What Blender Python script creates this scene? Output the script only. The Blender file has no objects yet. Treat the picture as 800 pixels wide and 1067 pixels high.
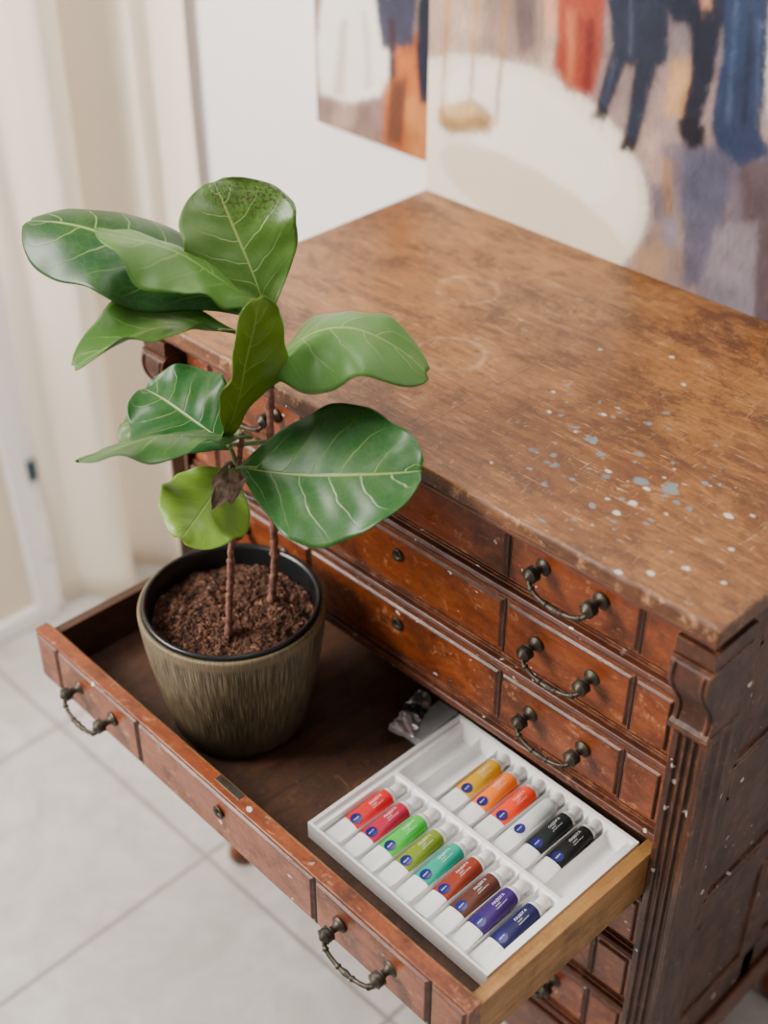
import bpy, bmesh, math, random
import numpy as np
from mathutils import Vector, Matrix, noise
random.seed(4)
DZ=.39   # height of the legs below the lowest moulding datum
COL=bpy.context.scene.collection

# ---------- node helpers
def newmat(name):
    m=bpy.data.materials.new(name); m.use_nodes=True
    nt=m.node_tree; return m,nt,nt.nodes['Principled BSDF']
def nd(nt,typ,ins=None,**props):
    n=nt.nodes.new(typ)
    for k,v in props.items(): setattr(n,k,v)
    if ins:
        for k,v in ins.items():
            if isinstance(v,bpy.types.NodeSocket): nt.links.new(v,n.inputs[k])
            else: n.inputs[k].default_value=v
    return n
def ramp(nt,fac,stops,interp='LINEAR'):
    r=nd(nt,'ShaderNodeValToRGB'); r.color_ramp.interpolation=interp
    e=r.color_ramp.elements
    while len(e)<len(stops): e.new(.5)
    for i,(p,c) in enumerate(stops):
        e[i].position=p; e[i].color=(c,c,c,1) if isinstance(c,(int,float)) else (*c,1)
    nt.links.new(fac,r.inputs[0]); return r.outputs[0]
def mix(nt,fac,a,b,mode='MIX'):
    n=nd(nt,'ShaderNodeMix',data_type='RGBA',blend_type=mode)
    for idx,v in ((0,fac),(6,a),(7,b)):
        if isinstance(v,bpy.types.NodeSocket): nt.links.new(v,n.inputs[idx])
        elif idx==0: n.inputs[0].default_value=v
        else: n.inputs[idx].default_value=(*v,1)
    return n.outputs[2]
def math_(nt,op,a,b=0.,c=None):
    n=nd(nt,'ShaderNodeMath',operation=op)
    for i,v in enumerate((a,b,c)):
        if v is None: continue
        if isinstance(v,bpy.types.NodeSocket): nt.links.new(v,n.inputs[i])
        else: n.inputs[i].default_value=v
    return n.outputs[0]
def objco(nt,scale=(1,1,1),loc=(0,0,0)):
    t=nd(nt,'ShaderNodeTexCoord'); m=nd(nt,'ShaderNodeMapping',{'Scale':scale,'Location':loc})
    nt.links.new(t.outputs['Object'],m.inputs[0]); return m.outputs[0]
def noi(nt,co,scale,detail=4,rough=.55,dist=0):
    return nd(nt,'ShaderNodeTexNoise',{'Vector':co,'Scale':scale,'Detail':detail,'Roughness':rough,'Distortion':dist}).outputs[0]
def bump(nt,h,strength,dist,bs):
    b=nd(nt,'ShaderNodeBump',{'Height':h,'Strength':strength,'Distance':dist}); nt.links.new(b.outputs[0],bs.inputs['Normal'])
def simple(name,col,rough=.5,metal=0,nscale=0,namt=.15,bmp=0):
    m,nt,bs=newmat(name); bs.inputs['Roughness'].default_value=rough; bs.inputs['Metallic'].default_value=metal
    co=objco(nt); n=noi(nt,co,nscale or 20)
    c=mix(nt,ramp(nt,n,[(.3,0.),(.7,1.)]),tuple(x*(1-namt) for x in col),tuple(min(1,x*(1+namt)) for x in col))
    nt.links.new(c,bs.inputs['Base Color'])
    if bmp: bump(nt,n,bmp,.002,bs)
    return m
def wood(name,dark,mid,light,grain=(1,14,14),rough=.4,wear=0.,wearcol=(.45,.25,.13),specks=True,sc=3.,seed=0.,stain=.5,edge=False):
    m,nt,bs=newmat(name)
    co=objco(nt,grain,(seed,seed,seed)); g=noi(nt,co,sc*2,6,.6,.4)
    iso=objco(nt,(1,1,1),(seed,seed*2,0)); big=noi(nt,iso,5,4,.6,.5); fine=noi(nt,objco(nt,tuple(x*2 for x in grain)),sc*8,3)
    c=ramp(nt,g,[(.3,dark),(.5,mid),(.72,light)])
    c=mix(nt,ramp(nt,big,[(.35,.0),(.7,.75)]),c,mid)
    c=mix(nt,ramp(nt,fine,[(.35,.35),(.6,0.)]),c,dark)
    st=noi(nt,objco(nt,(1,1,1),(seed+3,0,1)),11,8,.76)
    c=mix(nt,ramp(nt,st,[(.48,0.),(.62,stain)]),c,tuple(x*.35 for x in dark))
    if wear>0:
        w=noi(nt,iso,34,8,.8); c=mix(nt,ramp(nt,w,[(.65-wear*.12,0.),(.71-wear*.08,.8)]),c,wearcol)
        sc1=noi(nt,objco(nt,(12,40,90),(seed+1,3,2)),3,3,.5,1.5); c=mix(nt,ramp(nt,sc1,[(.68,0.),(.70,.6)]),c,wearcol)
    if edge:
        # rubbed arrises: rounded-corner normal compared with the flat normal
        bv=nd(nt,'ShaderNodeBevel',{'Radius':.0045},samples=4); ge=nd(nt,'ShaderNodeNewGeometry')
        dt=nd(nt,'ShaderNodeVectorMath',{0:bv.outputs[0],1:ge.outputs['Normal']},operation='DOT_PRODUCT').outputs['Value']
        en=math_(nt,'MULTIPLY',ramp(nt,dt,[(.80,1.),(.97,0.)]),ramp(nt,noi(nt,iso,26,6,.75),[(.46,0.),(.56,.9)]))
        c=mix(nt,en,c,wearcol)
    if specks:
        wob=nd(nt,'ShaderNodeTexNoise',{'Vector':iso,'Scale':90.}).outputs['Color']
        cc=nd(nt,'ShaderNodeVectorMath',{0:iso,1:nd(nt,'ShaderNodeVectorMath',{0:wob,1:(.014,.014,.014)},operation='MULTIPLY').outputs[0]},operation='ADD').outputs[0]
        v=nd(nt,'ShaderNodeTexVoronoi',{'Vector':cc,'Scale':38.,'Randomness':1.})
        rnd=nd(nt,'ShaderNodeSeparateColor',{0:v.outputs['Color']}).outputs[0]
        msk=noi(nt,iso,6,2)
        s=math_(nt,'LESS_THAN',v.outputs['Distance'],math_(nt,'MULTIPLY',math_(nt,'POWER',rnd,2.),.19)); s=math_(nt,'MULTIPLY',s,ramp(nt,msk,[(.44,0.),(.50,.85)]))
        c=mix(nt,s,c,(.64,.57,.52))
    nt.links.new(c,bs.inputs['Base Color'])
    r=ramp(nt,st,[(.3,rough-.08),(.7,rough+.2)]); nt.links.new(r,bs.inputs['Roughness'])
    bump(nt,math_(nt,'ADD',g,st),.35,.002,bs)
    return m

# ---------- mesh helpers
def box(bm,x0,x1,y0,y1,z0,z1,mi=0):
    vs=[bm.verts.new(p) for p in ((x0,y0,z0),(x1,y0,z0),(x1,y1,z0),(x0,y1,z0),(x0,y0,z1),(x1,y0,z1),(x1,y1,z1),(x0,y1,z1))]
    for f in ((0,3,2,1),(4,5,6,7),(0,1,5,4),(1,2,6,5),(2,3,7,6),(3,0,4,7)):
        fc=bm.faces.new([vs[i] for i in f]); fc.material_index=mi
def prism(bm,pts,axis,a,b,mi=0):
    def mk(p,t):
        return {'x':(t,p[0],p[1]),'y':(p[0],t,p[1]),'z':(p[0],p[1],t)}[axis]
    A=[bm.verts.new(mk(p,a)) for p in pts]; B=[bm.verts.new(mk(p,b)) for p in pts]; n=len(pts)
    fs=[bm.faces.new(A),bm.faces.new(B[::-1])]
    for i in range(n): fs.append(bm.faces.new([A[i],B[i],B[(i+1)%n],A[(i+1)%n]]))
    for f in fs: f.material_index=mi
def lathe(bm,prof,c=(0,0,0),seg=32,mi=0,axis='z',close=True):
    rings=[]
    for r,z in prof:
        ring=[]
        for i in range(seg):
            a=2*math.pi*i/seg; x,y=r*math.cos(a),r*math.sin(a)
            p={'z':(x,y,z),'y':(x,z,y),'x':(z,x,y)}[axis]
            ring.append(bm.verts.new((c[0]+p[0],c[1]+p[1],c[2]+p[2])))
        rings.append(ring)
    for a,b in zip(rings,rings[1:]):
        for i in range(seg):
            f=bm.faces.new([a[i],a[(i+1)%seg],b[(i+1)%seg],b[i]]); f.material_index=mi; f.smooth=True
    if close:
        for r in (rings[0],rings[-1]):
            f=bm.faces.new(r); f.material_index=mi
def tube(bm,pts,rads,seg=10,mi=0,cap=True):
    pts=[Vector(p) for p in pts]; n=len(pts)
    if isinstance(rads,(int,float)): rads=[rads]*n
    rings=[]; prev=None
    for i,p in enumerate(pts):
        t=(pts[min(i+1,n-1)]-pts[max(i-1,0)]).normalized()
        if prev is None: a=t.orthogonal().normalized()
        else: a=(prev-t*prev.dot(t)).normalized()
        prev=a; b=t.cross(a)
        rings.append([bm.verts.new(p+(a*math.cos(2*math.pi*k/seg)+b*math.sin(2*math.pi*k/seg))*rads[i]) for k in range(seg)])
    for a,b in zip(rings,rings[1:]):
        for i in range(seg):
            f=bm.faces.new([a[i],a[(i+1)%seg],b[(i+1)%seg],b[i]]); f.material_index=mi; f.smooth=True
    if cap:
        for r in (rings[0],rings[-1]): bm.faces.new(r).material_index=mi
def spline(pts,k=6):
    pts=[Vector(p) for p in pts]; out=[]
    for i in range(len(pts)-1):
        p0=pts[max(i-1,0)];p1=pts[i];p2=pts[i+1];p3=pts[min(i+2,len(pts)-1)]
        for j in range(k):
            t=j/k; out.append(.5*((2*p1)+(p2-p0)*t+(2*p0-5*p1+4*p2-p3)*t*t+(3*p1-p0-3*p2+p3)*t**3))
    out.append(pts[-1]); return out
def finish(bm,name,mats,parent=None,bevel=0,smooth=False,zoff=0,seg=2,normals=True):
    if zoff: bmesh.ops.translate(bm,verts=bm.verts,vec=(0,0,zoff))
    if normals: bmesh.ops.recalc_face_normals(bm,faces=bm.faces)
    me=bpy.data.meshes.new(name); bm.to_mesh(me); bm.free()
    for m in mats: me.materials.append(m)
    if smooth: me.shade_smooth()
    o=bpy.data.objects.new(name,me); COL.objects.link(o)
    if bevel:
        b=o.modifiers.new('bevel','BEVEL'); b.width=bevel; b.segments=seg; b.limit_method='ANGLE'; b.angle_limit=math.radians(40)
    if parent: setparent(o,parent)
    return o
def worldm(p):
    m=p.matrix_basis.copy()
    if p.parent: m=worldm(p.parent)@p.matrix_parent_inverse@m
    return m
def setparent(o,p):
    o.parent=p; o.matrix_parent_inverse=worldm(p).inverted()
def root(name,loc,label,cat):
    e=bpy.data.objects.new(name,None); e.empty_display_size=.05; e.location=loc; COL.objects.link(e)
    e['label']=label; e['category']=cat; return e

# ---------- materials
SW=1.089
def top_material():
    m,nt,bs=newmat('worn_tabletop_wood')
    iso=objco(nt)
    g=noi(nt,objco(nt,(1.4,18,18)),6,7,.65,.3); fine=noi(nt,objco(nt,(6,90,90)),6,3)
    big=noi(nt,iso,2.6,6,.65,.8); med=noi(nt,objco(nt,(1,1.6,1)),6,10,.82,.5); sml=noi(nt,objco(nt,(.8,1.8,1)),32,9,.85)
    c=ramp(nt,g,[(.3,(.105,.034,.007)),(.5,(.185,.067,.014)),(.72,(.29,.118,.028))])
    c=mix(nt,ramp(nt,big,[(.44,.0),(.58,.6)]),c,(.31,.132,.034))
    c=mix(nt,ramp(nt,big,[(.36,.6),(.46,0.)]),c,(.110,.036,.009))
    c=mix(nt,ramp(nt,med,[(.50,0.),(.57,.75)]),c,(.066,.021,.006))
    c=mix(nt,ramp(nt,med,[(.38,.5),(.44,0.)]),c,(.40,.19,.065))
    c=mix(nt,ramp(nt,sml,[(.53,0.),(.60,.6)]),c,(.045,.015,.005))
    c=mix(nt,ramp(nt,sml,[(.37,.5),(.43,0.)]),c,(.43,.21,.08))
    c=mix(nt,ramp(nt,fine,[(.3,.5),(.55,0.)]),c,(.075,.025,.008))
    wobn=math_(nt,'MULTIPLY',math_(nt,'SUBTRACT',noi(nt,iso,14,3),.5),.024)
    for (rx,ry,rr,am) in ((.33,.42,.048,.4),(.45,.25,.050,.45)):
        d=nd(nt,'ShaderNodeVectorMath',{0:iso,1:(rx,ry,.95+DZ)},operation='DISTANCE').outputs['Value']
        d=math_(nt,'ADD',d,wobn)
        dd=math_(nt,'ABSOLUTE',math_(nt,'SUBTRACT',d,rr)); k=math_(nt,'MULTIPLY',ramp(nt,dd,[(0.,am),(.008,0.)]),ramp(nt,med,[(.42,1.),(.55,.1)]))
        c=mix(nt,k,c,(.50,.30,.16))
    sx=nd(nt,'ShaderNodeSeparateXYZ',{0:iso}); j=math_(nt,'LESS_THAN',math_(nt,'ABSOLUTE',math_(nt,'SUBTRACT',sx.outputs[0],.56)),.0011)
    c=mix(nt,math_(nt,'MULTIPLY',j,.5),c,(.05,.02,.01))
    scn=noi(nt,objco(nt,(5,60,5),(2,7,0)),4,3,.5,1.2); c=mix(nt,ramp(nt,scn,[(.66,0.),(.69,.55)]),c,(.52,.31,.16))
    scn=noi(nt,objco(nt,(70,9,5),(5,1,0)),3,3,.5,2.); c=mix(nt,ramp(nt,scn,[(.67,0.),(.70,.5)]),c,(.50,.30,.16))
    def spat(c,center,rad,scale,thr,col,am=1.,off=0.,wb=.008):
        wob=nd(nt,'ShaderNodeTexNoise',{'Vector':iso,'Scale':80.,'Detail':3.}); w=nd(nt,'ShaderNodeVectorMath',{0:wob.outputs['Color'],1:(wb,wb,0)},operation='MULTIPLY').outputs[0]
        cc=nd(nt,'ShaderNodeVectorMath',{0:iso,1:w},operation='ADD').outputs[0]
        cc=nd(nt,'ShaderNodeMapping',{'Vector':cc,'Location':(off,off,0),'Scale':(1,1.2,0)}).outputs[0]
        v=nd(nt,'ShaderNodeTexVoronoi',{'Vector':cc,'Scale':scale,'Randomness':1.})
        rnd=nd(nt,'ShaderNodeSeparateColor',{0:v.outputs['Color']}).outputs[0]
        s=ramp(nt,math_(nt,'SUBTRACT',math_(nt,'MULTIPLY',math_(nt,'POWER',rnd,2.4),thr),v.outputs['Distance']),[(.0,0.),(.14,1.)])
        d=nd(nt,'ShaderNodeVectorMath',{0:iso,1:center},operation='DISTANCE').outputs['Value']
        k=math_(nt,'LESS_THAN',math_(nt,'ADD',d,math_(nt,'MULTIPLY',rnd,rad*.45)),rad)
        return mix(nt,math_(nt,'MULTIPLY',math_(nt,'MULTIPLY',s,k),am),c,col)
    c=spat(c,(.80,.14,.95+DZ),.20,28.,.46,(.15,.20,.215),.75)
    c=spat(c,(.73,.27,.95+DZ),.19,32.,.42,(.19,.225,.225),.6,.31)
    c=spat(c,(.80,.18,.95+DZ),.25,56.,.40,(.16,.205,.215),.7,1.3)
    c=spat(c,(.97,.12,.95+DZ),.22,40.,.33,(.58,.54,.46),.8,.7)
    c=spat(c,(.85,.33,.95+DZ),.5,34.,.22,(.62,.56,.46),.85,.13)
    nt.links.new(c,bs.inputs['Base Color'])
    nt.links.new(ramp(nt,med,[(.3,.24),(.7,.5)]),bs.inputs['Roughness']); bs.inputs['Specular IOR Level'].default_value=.5
    bump(nt,math_(nt,'ADD',g,sml),.3,.0015,bs)
    return m
M_top=top_material()
M_edge=wood('tabletop_edge_wood',(.045,.014,.005),(.11,.038,.012),(.23,.090,.028),wear=1.,wearcol=(.44,.23,.10),rough=.4)
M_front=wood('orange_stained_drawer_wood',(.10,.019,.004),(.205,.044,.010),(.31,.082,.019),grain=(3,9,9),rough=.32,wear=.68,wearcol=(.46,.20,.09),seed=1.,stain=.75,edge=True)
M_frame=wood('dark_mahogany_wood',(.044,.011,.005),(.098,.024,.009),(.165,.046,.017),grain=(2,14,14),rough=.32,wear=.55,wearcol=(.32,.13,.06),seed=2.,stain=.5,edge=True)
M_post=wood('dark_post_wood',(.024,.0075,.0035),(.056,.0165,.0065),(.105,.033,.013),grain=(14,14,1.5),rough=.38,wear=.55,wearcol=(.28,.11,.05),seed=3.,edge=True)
M_inner=wood('shade_darkened_drawer_wood',(.028,.010,.004),(.060,.022,.008),(.105,.041,.015),grain=(9,1.5,9),rough=.6,specks=False,seed=4.,wear=.2,wearcol=(.16,.07,.03))  # wood tone darkened to put deeper shadow inside the drawer
M_side=wood('raw_drawer_side_wood',(.20,.085,.020),(.33,.155,.040),(.42,.23,.070),grain=(14,1.2,14),rough=.5,wear=.5,wearcol=(.20,.08,.03),specks=False,seed=5.)
M_metal=simple('aged_dark_brass',(.060,.050,.038),.5,.75,60,.5,.5)
M_dark=simple('dark_void',(.01,.006,.005),.8)

# ---------- dresser
dresser=root('dresser',(.546,.34,0),'antique reddish-brown wooden chest of drawers with paint-spattered top','dresser')
bm=bmesh.new()
box(bm,.0,SW,.0,.688,.927,.95)
bmesh.ops.subdivide_edges(bm,edges=[e for e in bm.edges if abs((e.verts[0].co-e.verts[1].co).x)>.5],cuts=140)
bmesh.ops.subdivide_edges(bm,edges=[e for e in bm.edges if abs((e.verts[0].co-e.verts[1].co).y)>.5],cuts=60)
def eo(x): return .002*noise.noise(Vector((x*14,1.3,0)))+.0012*noise.noise(Vector((x*55,4,0)))+max(0,noise.noise(Vector((x*24,9,0)))-.3)*.010
for v in bm.verts:
    if v.co.y<.001: v.co.y+=eo(v.co.x)+(.003 if v.co.z>.94 else 0)
    if v.co.x>SW-.001: v.co.x-=eo(v.co.y+5)
for f in bm.faces:
    f.normal_update(); f.material_index=0 if abs(f.normal.z)>.9 else 1
finish(bm,'tabletop',[M_top,M_edge],dresser,bevel=.007,zoff=DZ,seg=3)
bm=bmesh.new()
for (ins,z0,z1) in ((.003,.919,.927),(.011,.913,.919),(.020,.908,.913)): box(bm,ins,SW-ins,ins,.65,z0,z1)
box(bm,.028,SW-.028,.028,.65,.9035,.908)
finish(bm,'cornice',[M_frame],dresser,bevel=.003,zoff=DZ)
XL,XR=.067,1.025
CX=(XL+XR)/2
bm=bmesh.new(); BOT=-.13
for sx,ox in ((.022,1),(1.070,-1)):
    a,b=sorted((sx+ox*.006,sx+ox*.022))
    box(bm,a,b,.06,.64,BOT,.905)
    fa,fb=sorted((sx,sx+ox*.03))
    for (y0,y1) in ((.10,.15),(.585,.645)): box(bm,fa,fb,y0,y1,BOT,.905)
    box(bm,fa,fb,.345,.385,BOT+.04,.84)
    for (z0,z1) in ((.83,.905),(.545,.60),(.26,.315),(BOT,.0)): box(bm,fa,fb,.15,.585,z0,z1)
    for (z0,z1) in ((.0,.26),(.315,.545),(.60,.83)):
        for (y0,y1) in ((.15,.345),(.385,.585)):
            pa,pb=sorted((sx+ox*.001,sx+ox*.01)); w=.01
            box(bm,pa,pb,y0,y0+w,z0,z1);box(bm,pa,pb,y1-w,y1,z0,z1);box(bm,pa,pb,y0,y1,z0,z0+w);box(bm,pa,pb,y0,y1,z1-w,z1)
box(bm,.03,1.06,.632,.645,BOT,.905)
box(bm,.03,1.06,.05,.64,BOT,BOT+.02)
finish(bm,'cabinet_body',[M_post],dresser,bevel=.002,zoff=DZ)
centers=[.855-.132*i for i in range(7)]
HHT=.050
bm=bmesh.new()
for i in range(7):
    z=.789-.132*i
    box(bm,.05,1.04,.05,.62,z-.004,z+.004)
    box(bm,.05,1.04,.046,.07,z-.015,z+.015)
    prism(bm,[(.046,z-.007),(.038,z-.006),(.035,z),(.038,z+.006),(.046,z+.007)],'x',.06,1.034)
    box(bm,.06,1.034,.042,.05,z+.010,z+.0135); box(bm,.06,1.034,.042,.05,z-.0135,z-.010)
finish(bm,'drawer_rail',[M_frame],dresser,bevel=.0012,zoff=DZ)
def flute_profile(x0,x1,y0,y1):
    pts=[]; n=3; mrg=.008; w=(x1-x0-2*mrg)/n
    pts+= [(x0,y1),(x0,y0)]
    for k in range(n):
        a=x0+mrg+k*w
        for j in range(7):
            t=j/6; pts.append((a+w*.1+w*.8*t,y0+.0055*math.sin(math.pi*t)))
    pts+=[(x1,y0)]
    m=.008; ww=(y1-y0-2*m)/2
    for k in range(2):
        a=y0+m+k*ww
        for j in range(7):
            t=j/6; pts.append((x1-.0045*math.sin(math.pi*t),a+ww*.1+ww*.8*t))
    pts+=[(x1,y1)]
    return pts
PX0,PX1=1.033,1.084
for left in (True,False):
    x0,x1=(SW-PX1,SW-PX0) if left else (PX0,PX1)
    bm=bmesh.new(); pr=flute_profile(PX0,PX1,.034,.10)
    if left: pr=[(SW-p[0],p[1]) for p in pr]
    prism(bm,pr,'z',-.06,.735)
    # scrolled corbel: block, bead, then one long S curve that sweeps back to the post
    prof=[(.10,.905),(.010,.905),(.010,.882),(.016,.878)]
    for k in range(21):
        t=k/20; prof.append((.005+.026*(3*t*t-2*t**3)-.006*math.sin(2*math.pi*t),.872-.112*t))
    prof+=[(.026,.755),(.026,.749),(.034,.744),(.034,.738),(.10,.738)]
    prism(bm,prof,'x',x0-.003,x1+.002)
    for z,yy in ((.8755,.008),(.752,.023)): box(bm,x0-.005,x1+.004,yy,.098,z-.003,z+.003)
    for xx in (x0+.004,x1-.005): tube(bm,[(xx,prof[i][0]-.0005,prof[i][1]) for i in range(4,25)],.0030,8)
    box(bm,x0-.006,x1+.005,.024,.104,BOT,-.055)
    box(bm,x0-.003,x1+.003,.028,.102,-.055,-.045)
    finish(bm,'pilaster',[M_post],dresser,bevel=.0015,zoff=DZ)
bm=bmesh.new()
box(bm,.06,1.034,.035,.06,BOT,-.02)
box(bm,.012,.022,.10,.645,BOT,BOT+.06); box(bm,1.070,1.080,.10,.645,BOT,BOT+.06)
finish(bm,'base_moulding',[M_frame],dresser,bevel=.003,zoff=DZ)
for lx in (.05,1.042):
    for ly in (.07,.60):
        bm=bmesh.new()
        lathe(bm,[(.030,BOT),(.030,BOT-.03),(.022,BOT-.035),(.032,BOT-.07),(.034,BOT-.10),(.022,BOT-.14),(.018,BOT-.20),(.024,BOT-.225),(.026,BOT-.245),(.020,-DZ)],(lx,ly,0),24)
        finish(bm,'leg',[M_front],dresser,zoff=DZ)
secs=[(XL,.128),(.130,.346),(.348,.746),(.748,.962),(.964,XR)]
def drawer_front(bm,yf,zc,hh=HHT):
    box(bm,XL-.003,XR+.003,yf,yf+.022,zc-hh,zc+hh,0)
    for a,b in secs:
        x0,x1,z0,z1=a+.002,b-.002,zc-hh+.006,zc+hh-.006; c=.0035; d=.004
        o=[bm.verts.new(p) for p in ((x0,yf-.0003,z0),(x1,yf-.0003,z0),(x1,yf-.0003,z1),(x0,yf-.0003,z1))]
        i=[bm.verts.new(p) for p in ((x0+c,yf-d,z0+c),(x1-c,yf-d,z0+c),(x1-c,yf-d,z1-c),(x0+c,yf-d,z1-c))]
        bm.faces.new(i).material_index=0
        for k in range(4): bm.faces.new([o[k],o[(k+1)%4],i[(k+1)%4],i[k]]).material_index=1
    for a,b in zip(secs,secs[1:]): box(bm,a[1]-.0012,b[0]+.0012,yf-.001,yf+.001,zc-hh+.002,zc+hh-.002,5)
HX=(.240,.854)
def handle_mesh():
    bm=bmesh.new()
    for s in (-1,1):
        c=(s*.047,0,0)
        lathe(bm,[(.002,.0),(.0125,.0),(.0125,-.002),(.009,-.004),(.006,-.007),(.005,-.012),(.0065,-.016),(.0095,-.019),(.0112,-.024),(.0095,-.029),(.006,-.032),(.0025,-.035),(.0005,-.036)],c,16,axis='y')
        for q in (-.019,-.029): lathe(bm,[(.008,q-.0012),(.0116,q),(.008,q+.0012)],c,16,axis='y')
    pts=spline([(-.047,-.024,-.004),(-.046,-.029,-.010),(-.040,-.032,-.015),(-.028,-.034,-.0195),(-.012,-.035,-.0225),(0,-.035,-.023),(.012,-.035,-.0225),(.028,-.034,-.0195),(.040,-.032,-.015),(.046,-.029,-.010),(.047,-.024,-.004)],8)
    n=len(pts); rad=[]
    for i in range(n):
        t=i/(n-1); r=.0033
        if abs(t-.5)<.07: r=.0052-.02*abs(t-.5)
        if abs(abs(t-.5)-.11)<.014 or abs(abs(t-.5)-.3)<.014: r=.0048
        rad.append(r)
    tube(bm,pts,rad,10)
    bmesh.ops.recalc_face_normals(bm,faces=bm.faces)
    me=bpy.data.meshes.new('handle'); bm.to_mesh(me); bm.free(); me.materials.append(M_metal); me.shade_smooth(); return me
def key_mesh():
    bm=bmesh.new()
    lathe(bm,[(.004,-.001),(.009,-.001),(.011,-.003),(.009,-.005),(.005,-.003),(.004,-.001)],(0,0,0),20,axis='y',close=False,mi=0)
    lathe(bm,[(.0045,-.0008),(.0001,-.0009)],(0,0,0),16,axis='y',mi=1)
    box(bm,-.0015,.0015,-.0015,.0,-.008,0,1)
    me=bpy.data.meshes.new('keyhole'); bm.to_mesh(me); bm.free(); me.materials.append(M_metal); me.materials.append(M_dark); return me
HM=handle_mesh(); KM=key_mesh()
YAW=-.024; PIV=Vector((XL,-.301,0))
YM=Matrix.Translation(PIV)@Matrix.Rotation(YAW,4,'Z')@Matrix.Translation(-PIV)
for r,zc in enumerate(centers):
    opened=(r==3); yf=-.301 if opened else .047
    bm=bmesh.new(); drawer_front(bm,yf,zc)
    y0=yf+.022; zb=zc-.047; yend=y0+(.42 if opened else .5)
    box(bm,XL+.002,XL+.020,y0,yend,zb,zc+.037,2); box(bm,XR-.020,XR-.001,y0,yend,zb-.0004,zc+.037,3)
    box(bm,XL+.020,XR-.020,yend-.014,yend,zb,zc+.03,2)
    box(bm,XL+.018,XR-.018,y0,yend-.012,zb-.0003,zb+.003,2)
    if opened:
        box(bm,XL+.0,XR-.0,y0,y0+.003,zb,zc+.047,3)
        box(bm,.52,.575,y0-.012,y0-.0,zc+HHT-.0005,zc+HHT+.0008,4)
        bmesh.ops.transform(bm,matrix=YM,verts=bm.verts)
    d=finish(bm,'drawer',[M_front,M_frame,M_inner,M_side,M_metal,M_dark],dresser,bevel=.0012,zoff=DZ,seg=1)
    R_=YM if opened else Matrix.Identity(4)
    for hx in HX:
        h=bpy.data.objects.new('handle',HM); COL.objects.link(h); h.location=R_@Vector((hx-(.006 if opened else 0),yf-.004,zc+.006+DZ)); h.rotation_euler=(random.uniform(-.04,.06),0,random.uniform(-.03,.03)+(YAW if opened else 0)); setparent(h,d)
    k=bpy.data.objects.new('keyhole',KM); COL.objects.link(k); k.location=R_@Vector((CX,yf-.004,zc+.014+DZ)); k.rotation_euler=(0,0,YAW if opened else 0); setparent(k,d)

# ---------- setting
M_wall,nt,bs=newmat('white_painted_wall'); n=noi(nt,objco(nt),1.2,3); nt.links.new(ramp(nt,n,[(.3,(.86,.81,.80)),(.7,(.89,.85,.84))]),bs.inputs['Base Color']); bs.inputs['Roughness'].default_value=.85
bump(nt,noi(nt,objco(nt),90,3),.08,.002,bs)
def floor_mat():
    m,nt,bs=newmat('pale_ceramic_tile'); T=.559
    co=objco(nt); s=nd(nt,'ShaderNodeSeparateXYZ',{0:co})
    def g(o,off):
        a=math_(nt,'DIVIDE',math_(nt,'SUBTRACT',o,off),T); fr=math_(nt,'FRACT',a)
        return math_(nt,'MULTIPLY',math_(nt,'MINIMUM',fr,math_(nt,'SUBTRACT',1.,fr)),T)
    d=math_(nt,'MINIMUM',g(s.outputs[0],-.006),g(s.outputs[1],.02))
    n=noi(nt,co,7,8,.7,1.5); n2=noi(nt,co,1.6,4)
    c=mix(nt,ramp(nt,n,[(.35,0.),(.65,1.)]),(.45,.425,.395),(.64,.61,.58)); c=mix(nt,ramp(nt,n2,[(.35,0.),(.65,.4)]),c,(.50,.465,.425))
    c=mix(nt,ramp(nt,d,[(.0025,.85),(.006,0.)]),c,(.19,.165,.145))
    nt.links.new(c,bs.inputs['Base Color']); bs.inputs['Roughness'].default_value=.4
    bump(nt,ramp(nt,d,[(.003,0.),(.008,1.)]),.5,.003,bs); return m
def struct(name,bm,mats,**k):
    o=finish(bm,name,mats,**k); o['kind']='structure'; return o
bm=bmesh.new(); box(bm,-1.6,3.2,-3.2,.8,-.05,0); struct('floor',bm,[floor_mat()])
bm=bmesh.new(); box(bm,-1.6,3.2,.69,.79,0,2.9); struct('wall_back',bm,[M_wall])
bm=bmesh.new(); box(bm,-1.6,-1.5,-3.2,.69,0,2.9); struct('wall_left',bm,[M_wall])
M_teal=simple('dark_teal_paint',(.015,.06,.08),.5)
bm=bmesh.new(); box(bm,-1.5,-1.485,-3.2,.69,0,.07); struct('baseboard_left',bm,[M_teal],bevel=.004)

M_cloth,nt,bs=newmat('cream_cloth'); n=noi(nt,objco(nt),220,2); nt.links.new(mix(nt,noi(nt,objco(nt),3,3),(.84,.73,.58),(.90,.80,.66)),bs.inputs['Base Color']); bs.inputs['Roughness'].default_value=.9; bump(nt,n,.15,.001,bs)
path=spline([(-.955,.29,0),(-.93,.34,0),(-.88,.38,0),(-.845,.42,0),(-.87,.47,0),(-.94,.50,0),(-.90,.555,0),(-.84,.60,0),(-.80,.60,0),(-.79,.64,0),(-.73,.66,0),(-.68,.665,0)],8)
bm=bmesh.new(); rows=[]
for k in range(31):
    z=.004+k/30*2.5; row=[]
    for i,p in enumerate(path):
        a=noise.noise(Vector((i*.13,z*1.1,0)))*.014*(1.2-z/3)
        row.append(bm.verts.new((p.x+a,min(p.y+a*.6,.68),z)))
    rows.append(row)
for a,b in zip(rows,rows[1:]):
    for i in range(len(a)-1): bm.faces.new([a[i],a[i+1],b[i+1],b[i]])
cur=finish(bm,'curtain',[M_cloth],smooth=True); s=cur.modifiers.new('s','SOLIDIFY'); s.thickness=.003
cur['label']='cream cloth backdrop hanging in soft folds beside the wall'; cur['category']='curtain'

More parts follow.
